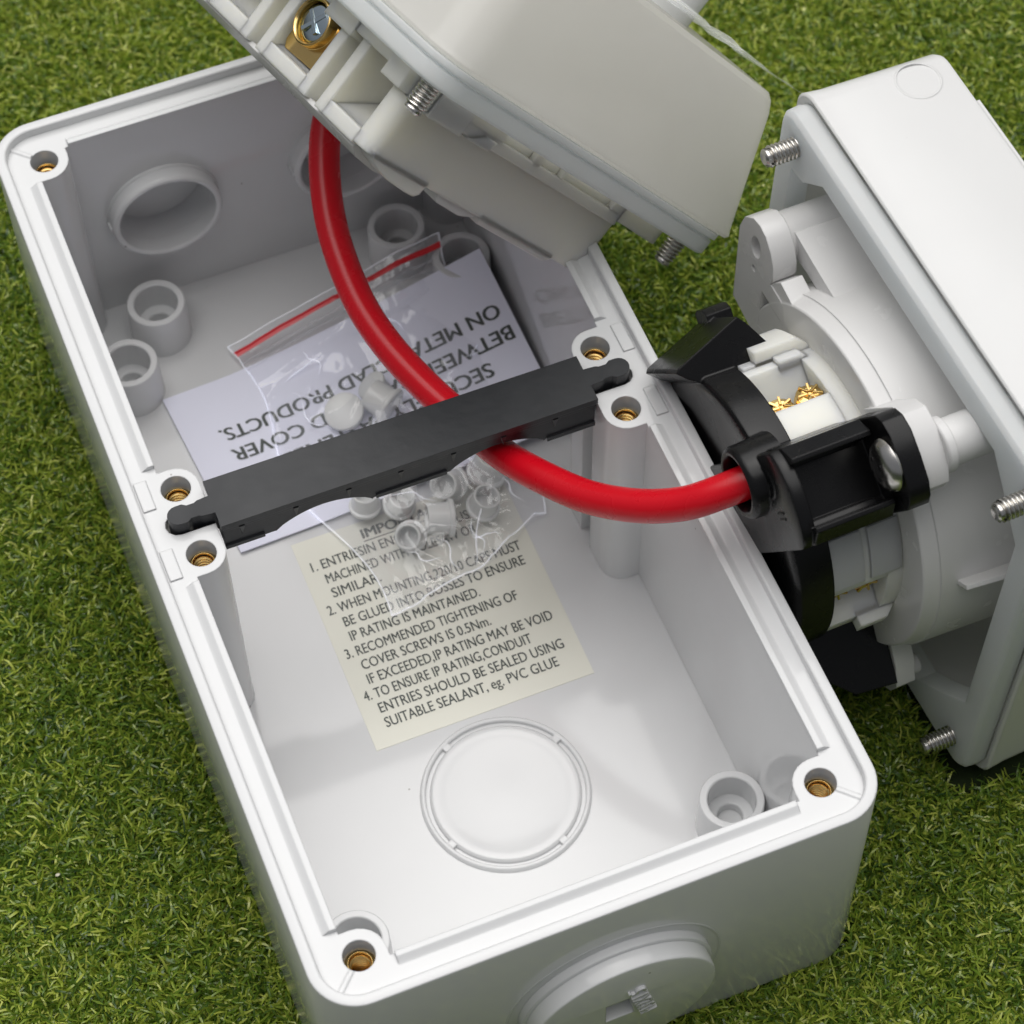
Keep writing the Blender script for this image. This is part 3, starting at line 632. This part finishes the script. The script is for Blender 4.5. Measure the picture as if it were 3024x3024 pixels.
# black back cap
mb = MB()
mb.lathe([(26.9, 24.2), (27.0, 30.0), (26.8, 30.7), (26.2, 31.1), (25.2, 31.2), (23.0, 31.0), (20.5, 30.7), (17, 30.6), (0.01, 30.6)], 96, c)
mb.sheet(circ(CY, 0, 26.9, 96), 24.25)
def arm(th, full=True, top=32.9):
    T = Matrix.Rotation(R(th), 4, 'Z'); ro = 39.5 if full else 33.5
    lo = 15.2
    mb.prism([(20, -8.7), (ro - 4.5, -8.7), (ro - 3.9, -8.2), (ro - 3.9, -5.6), (ro - 4.4, -5.0), (ro - 4.4, 5.0), (ro - 3.9, 5.6), (ro - 3.9, 8.2), (ro - 4.5, 8.7), (20, 8.7)], lo, top - 2.2, T=T)
    for s in (-1, 1):
        y0, y1 = (s * 8.7, s * 5.7)
        mb.prism([(ro - 6, y0), (ro - 1.2, y0), (ro - 0.4, y0 - s * 0.7), (ro + 1.9, y1 + s * 0.9), (ro + 1.9, y1), (ro - 6, y1)], lo + 0.8, top - 2.0, T=T)
        mb.prism([(ro - 6, y1), (ro - 1.5, y1), (ro - 1.9, y1 - s * 0.9), (ro - 6, y1 - s * 0.9)], lo + 2.5, top - 3.0, T=T)
    # rounded front lobe of the arm
    lobe = [(2, -8.9), (ro - 3.5, -8.9)] + [(ro - 3.5 + 4.4 * math.cos(R(a)), 8.9 * math.sin(R(a))) for a in range(-75, 90, 15)] + [(ro - 3.5, 8.6), (2, 8.3)]
    cxm = ro - 18
    sc = lambda k: [(cxm + (x - cxm) * k, y * k) for x, y in lobe]
    mb.loft([[(x, y, z) for x, y in sc(k)] for k, z in ((1.0, top - 2.6), (1.0, top - 0.8), (0.985, top - 0.25), (0.95, top))], True, True, T=T)
    # lug under the clamp screw
    lug = [(ro - 8, -8.6), (ro + 4.2, -8.3), (ro + 6.2, -7.0), (ro + 7.6, -4.6), (ro + 8.0, 0), (ro + 7.8, 4.6), (ro + 6.4, 7.3), (ro + 4.2, 8.6), (ro - 8, 8.7)]
    mb.prism(lug, 11.35, 15.3, T=T)
    return T
TA = arm(57.5)
# engraved ring and bars on the lobe
for k in (-1, 1): mb.box(31.6, 34.4, -2.6 + k * 0.55 - 0.2, -2.6 + k * 0.55 + 0.2, 32.8, 33.05, T=TA)
mb.lathe([(3.0, 32.8), (2.9, 33.05), (2.5, 33.05), (2.4, 32.8)], 32, T=TA @ Matrix.Translation((31.5, 3.6, 0)))
Tr = Matrix(((1, 0, 0, 0), (0, 0, 1, 0), (0, 1, 0, 0), (0, 0, 0, 1)))
T = Matrix.Rotation(R(141.5), 4, 'Z')                    # plain arms on the far and lower side
mb.prism([(23.5, 16.2), (23.5, 30.5), (25.6, 33.4), (27.0, 34.9), (27.8, 34.4), (33.0, 21.0), (31.4, 19.6), (26.0, 16.4)], -8.4, 8.6, T=T @ Tr)
mb.prism([(31.5, 3.0), (33.8, 3.0), (34.8, 4.5), (34.9, 7.2), (34.2, 8.65), (31.5, 8.65)], 17.4, 22.4, T=T)
T = Matrix.Rotation(R(-47), 4, 'Z')
mb.prism([(23, 8.4), (23, 30), (30, 30), (34, 26), (42.5, 17), (43.4, 8.4)], -9.0, 3.4, T=T @ Tr)
# cable sleeve
mb.lathe([(7.0, 28), (6.7, 34.9), (6.4, 35.6), (5.9, 36.0), (5.3, 35.9), (4.8, 35.3), (4.6, 34.2), (4.5, 29.2), (0.01, 29.0)], 44, (9.5, 23.8))
mb.build('back_cap', M['black'], soc, base=RB)
mb = MB(); T = AX((px, py, 15.2), (0, 0, 1))
mb.lathe([(2.0, -3), (2.0, 0.1), (4.5, 0.15), (4.75, 0.6), (4.1, 1.8), (2.7, 2.6), (1.3, 2.9), (0.01, 2.95)], 36, T=T, cap0=True)
sl = MB()
mb.build('clamp_screw', M['steel'], soc, base=RB)
mb = MB(); T = AX((px, py, 17.35), (0, 0, 1)) @ Matrix.Rotation(R(20), 4, 'Z')
mb.box(-2.2, 2.2, -0.35, 0.35, 0.0, 0.72, T=T); mb.box(-0.35, 0.35, -2.2, 2.2, 0.0, 0.71, T=T); mb.build('recess_shade', M['black'], soc, base=RB)  # black cross on the head, painting the shade of its drive recess
mb = MB(); mb.lathe([(3.4, -23), (3.4, -21.4), (2.6, -20.2), (0.01, -19.8)], 28, (36.5, -27), cap0=True); mb.build('inner_screw', M['steel'], soc, base=RB)

# ------------------------------------------------------------------ switch module hooked over the far corner (local x up-left, y along the long edge, n to the terminals)
TUm = frame(((-0.226575, 0.589169, -0.775592), (0.961912, 0.01032, -0.273165), (-0.152936, -0.807944, -0.569067)), (33.264174, 65.91624, 22.838099))
UB = (0, 0, 0)
sw = root('switch_module', TUm); tag(sw, 'white switch module with a terminal block and brass screw, tipped over the box corner', 'switch')
mb = MB()
def rs(hx, y0, y1, r, z): return r3(hx, (y1 - y0) / 2, r, z, 9, 0, (y0 + y1) / 2)
mb.loft([rs(45.6, -45.8, 49.0, 7, -5.2), rs(46.6, -46.8, 50.0, 7, -5.2), rs(47.1, -47.1, 50.4, 7.5, -5.9), rs(46.9, -46.9, 50.0, 8, -7), rs(46.6, -46.5, 37.0, 8, -29), rs(46.2, -46.0, 35.4, 8, -31.2), rs(45.2, -45.0, 34.2, 7.4, -32.2)], False, True)
mb.build('cover', M['glossy_cover'], sw, base=UB)
mb = MB(); og = rr(42, 42, 8, 8)
mb.sheet(rr(46.6, 46.6, 7.5, 9), 0, [og]); mb.loft([r3(46.6, 46.6, 7.5, 0, 9), r3(47, 47, 7.5, -0.4, 9), r3(47, 47, 7.5, -3.1, 9), r3(46.2, 46.2, 7, -3.4, 9), r3(47.3, 47.3, 7.6, -3.8, 9), r3(47.3, 47.3, 7.6, -5.0, 9), r3(45, 45, 7.6, -5.2, 9)], False, False)
mb.sheet(rr(45, 45, 7.6, 9), -5.2, [og]); mb.wall(og, 0, -5.2)
mb.build('gasket', M['gasket'], sw, base=UB)
for x, y in ((-41.15, -41.15), (-41.15, 41.15)):
    mb = MB(); mb.thread(x, y, 2.05, -0.4, 6.0, 0.8); mb.build('mounting_screw', M['steel'], sw, base=UB)
# mounting plate with slots and tabs
mb = MB()
mb.box(-37.4, 34, -25.9, 27.2, 3.0, 5.2); mb.box(-37.4, -31.6, -37.6, -25.9, 3.0, 5.2)
for a, b in ((-37.6, -12.9), (-3.0, -0.8), (0.9 + 5.4 - 0.2, 6.6), (23.6, 27.2)): mb.box(-37.4, -30, a, b, -0.6, 3.0)
mb.box(-33, 34, -36, 34, -0.6, 2.9)
mb.prism([(-38.2, -33.6), (-38.2, -24.2), (-36.8, -23.2), (-30, -23.2), (-30, -33.6)], 1.2, 5.9)
mb.loft([[(-37.6, -21.6, 5.7), (-37.6, -15.0, 5.7), (-33, -15.0, 5.7), (-33, -21.6, 5.7)], [(-35.5, -21.6, 3.4), (-38.6, -15.2, 3.4), (-33, -15.2, 3.4), (-33, -21.6, 3.4)]])
mb.prism([(-37.6, 27.0), (-37.6, 30.0), (-38.4, 35.2), (-38.4, 39.4), (-30, 39.4), (-30, 27.0)], 0.6, 4.2)
mb.prism([(-29.0, -40.2), (-34.5, -40.2), (-36.0, -34.5), (-28.0, -34.5)], 0.5, 4.8)
mb.box(-17.4, -9.0, -39.4, -34.5, -0.6, 4.0); mb.box(-30.5, -17.0, -39.0, -36.4, -0.6, 2.7); mb.box(-9.5, 1.5, -38.6, -36.4, -0.6, 2.4); mb.box(1.0, 8.0, -39.4, -34.5, -0.6, 4.0); mb.box(8, 18, -38.8, -36.4, -0.6, 2.5)
mb.build('mounting_plate', M['cream'], sw, base=UB)
# terminal block
mb = MB()
corner = [(-31.4, -38.0), (-31.4, -26.5), (33, -26.5), (33, 28.7), (-35.9, 28.7), (-35.9, -35.0)] + [(-32.9 - 3 * math.cos(R(a)), -35.0 - 3 * math.sin(R(a))) for a in range(15, 91, 15)]
mb.prism(corner, 1.6, 17.0)
mb.prism([(-36.6, 16.3), (-35.8, 17.4), (-33.5, 18.3), (-29.8, 19.3), (-24, 19.7), (-21.6, 19.6), (-20.7, 18.8), (-20.4, 16.3)], -35.86, -31.0, T=Matrix(((0, 0, 1, 0), (1, 0, 0, 0), (0, 1, 0, 0), (0, 0, 0, 1))))
mb.loft([[(-35.88 + d, -3.4 + d, z), (-35.88 + d, 20.2 - d, z), (30, 20.2 - d, z), (30, -3.4 + d, z)] for d, z in ((0, 16.4), (0.1, 17.4), (0.9, 18.4))])
Tp = Matrix(((0, 0, 1, 0), (1, 0, 0, 0), (0, 1, 0, 0), (0, 0, 0, 1)))          # (y, n, x) -> local
def pocket(x0, x1, zt=4.8, zb=14.6, zn=17.4):
    if x0 > -31: mb.box(x0 - 2.4, x0, -38, -26, 1.6, zn)
    mb.box(x1, x1 + 2.4, -38, -26, 1.6, zn); mb.box(x0, x1, -38, -26, zb, zn)
    mb.loft([[(x0, -26.5, zb), (x1, -26.5, zb), (x1, -26.5, zb - 4.2), (x0, -26.5, zb - 0.8)], [(x0, -36.4, zb), (x1, -36.4, zb), (x1, -36.4, zb - 0.1), (x0, -36.4, zb - 0.1)]])
    mb.box(x0, x1, -27, -26, 1.6, zb)
pocket(-31.4, -21.6); pocket(-13.4, -1.4); pocket(6.6, 17.6); pocket(26, 36)
for a, b in ((-19.2, -15.8), (1.0, 4.2), (20, 23.6)): mb.box(a, b, -33.5, -26, 1.6, 16.6)
mb.build('terminal_block', M['cream'], sw, base=UB)
# pale skirt under the block
mb = MB()
sk = [(-36.3, 17.2), (-36.7, 18.0), (-34.6, 19.4), (-29, 20.1), (-22, 19.7), (-22, 17.2)]
mb.prism(sk, -31.2, 33.0, T=Tp)
mb.prism([(-16.5, 16.8), (-15.0, 18.6), (-8, 18.8), (-4.2, 17.6), (-3.5, 16.5)], -35.2, 10, T=Tp)
mb.build('skirt', M['white'], sw, base=UB)
# brass clamp with plated screw in the second pocket
mb = MB(); mb.prism([(-12.8, 13.6), (-2.6, 14.0), (-1.6, 12.6), (-1.6, 5.0), (-12.8, 5.0)], 0, 1, T=Matrix(((1, 0, 0, 0), (0, 0, 9.6, -35.6), (0, 1, 0, 0), (0, 0, 0, 1))))
Tb = AX((-6.2, -36.0, 6.9), (0, -1, 0.08))
mb.lathe([(4.6, -5), (4.6, 1.2), (4.45, 1.65), (4.15, 1.75), (3.85, 1.5), (3.8, -2.2), (0.01, -2.2)], 44, T=Tb)
br = mb.build('brass_clamp', M['brass'], sw, base=UB)
mb = MB()
mb.lathe([(3.7, -2.2), (3.7, 0.2), (3.3, 0.8), (2.4, 1.05), (0.01, 1.15)], 36, T=Tb)
for a in (15, 105): mb.box(-2.7, 2.7, -0.4, 0.4, 0.9, 1.4, T=Tb @ Matrix.Rotation(R(a), 4, 'Z') @ Matrix.Rotation(R(6), 4, 'Y'))
mb.build('screw_head', M['zinc'], br, base=UB)
mb = MB(); mb.cyl(-21, 15, 8.5, -31, -44, ch=2.2); mb.build('switch_knob', M['cover'], sw, base=UB)
# loose protective film over the front
mb = MB(); NX, NY = 40, 60; vs = []
for j in range(NY + 1):
    for i in range(NX + 1):
        x = -41 + 82 * i / NX; y = -44 + 91 * j / NY
        e = max(0, (-x - 25) / 16); z = -33.4 - 1.6 * e - 0.9 * abs(noise.noise(Vector((x * 0.08, y * 0.1, 1)))) * 2 - 0.8 * max(0, (y - 30) / 17)
        if -22 < x < 3 and 2 < y < 26: z -= 0.4
        vs.append((x, y, z))
mb.add(vs, [(j * (NX + 1) + i, j * (NX + 1) + i + 1, (j + 1) * (NX + 1) + i + 1, (j + 1) * (NX + 1) + i) for j in range(NY) for i in range(NX)])
mb.build('protective_film', M['wrap'], sw, base=UB, weld=0)

# ------------------------------------------------------------------ red cable from the switch to the socket
sl = [TRm @ Vector(q) for q in ((9.5, 23.6, 29.5), (9.5, 23.6, 32.0))]
ctrl = [tuple(p) for p in sl] + [(44.0, -38.2, 11.8), (39.1, -35.7, 8.0), (33.2, -30.4, 3.2), (27.2, -22.2, -2.2), (22.3, -12.9, -6.2), (18.6, -4.2, -9.6), (16.5, 2.6, -11.6), (14.1, 10.8, -13.0), (11.5, 17.5, -13.0), (8.1, 27.5, -12.1), (6.0, 38.0, -10.9), (5.7, 48.5, -9.0), (6.5, 58.0, -6.2), (8.8, 67.0, -2.0), (12.2, 74.0, 2.5), (17.5, 79.0, 7.0), (24.0, 80.0, 9.0)]
def spline(P, k=8):
    P = [Vector(p) for p in P]; P = [P[0] * 2 - P[1]] + P + [P[-1] * 2 - P[-2]]; out = []
    for i in range(1, len(P) - 2):
        a, b, c_, d = P[i - 1:i + 3]
        for j in range(k):
            t = j / k; out.append(0.5 * ((2 * b) + (c_ - a) * t + (2 * a - 5 * b + 4 * c_ - d) * t * t + (3 * b - a - 3 * c_ + d) * t ** 3))
    out.append(P[-2]); return out
mb = MB(); pts = spline(ctrl)
for _ in range(3): pts = [pts[0]] + [(pts[i - 1] + pts[i] * 2 + pts[i + 1]) / 4 for i in range(1, len(pts) - 1)] + [pts[-1]]
mb.tube([p + Vector((0, 0, GZ)) for p in pts], 3.1, 28)
cab = mb.build('red_cable', M['red']); tag(cab, 'thick red cable looping from the switch under the black bar to the socket', 'cable')

# ------------------------------------------------------------------ small litter in the turf
def fleck(name, mat, px_, py_, z, L, W, ang, label, cat):
    mb = MB(); T = Matrix.Translation((px_, py_, z + GZ)) @ Matrix.Rotation(R(ang), 4, 'Z') @ Matrix.Rotation(R(25), 4, 'Y')
    top = []
    for zz in (0.0, 0.25):
        top.append([(L * math.cos(R(a)), W * math.sin(R(a)), zz + 0.12 * math.cos(R(2 * a)) * L) for a in range(0, 360, 30)])
    mb.loft(top, T=T); o = mb.build(name, mat); tag(o, label, cat)
fleck('pink_petal', M['petal'], 139.5, 33.0, -56.5, 2.4, 1.1, 70, 'tiny pink petal in the grass beyond the white socket cover', 'petal')
fleck('pale_fleck', M['debris'], -83.5, -29.5, -58.5, 0.5, 0.3, 20, 'tiny pale fleck in the grass at the far left of the photo', 'debris')
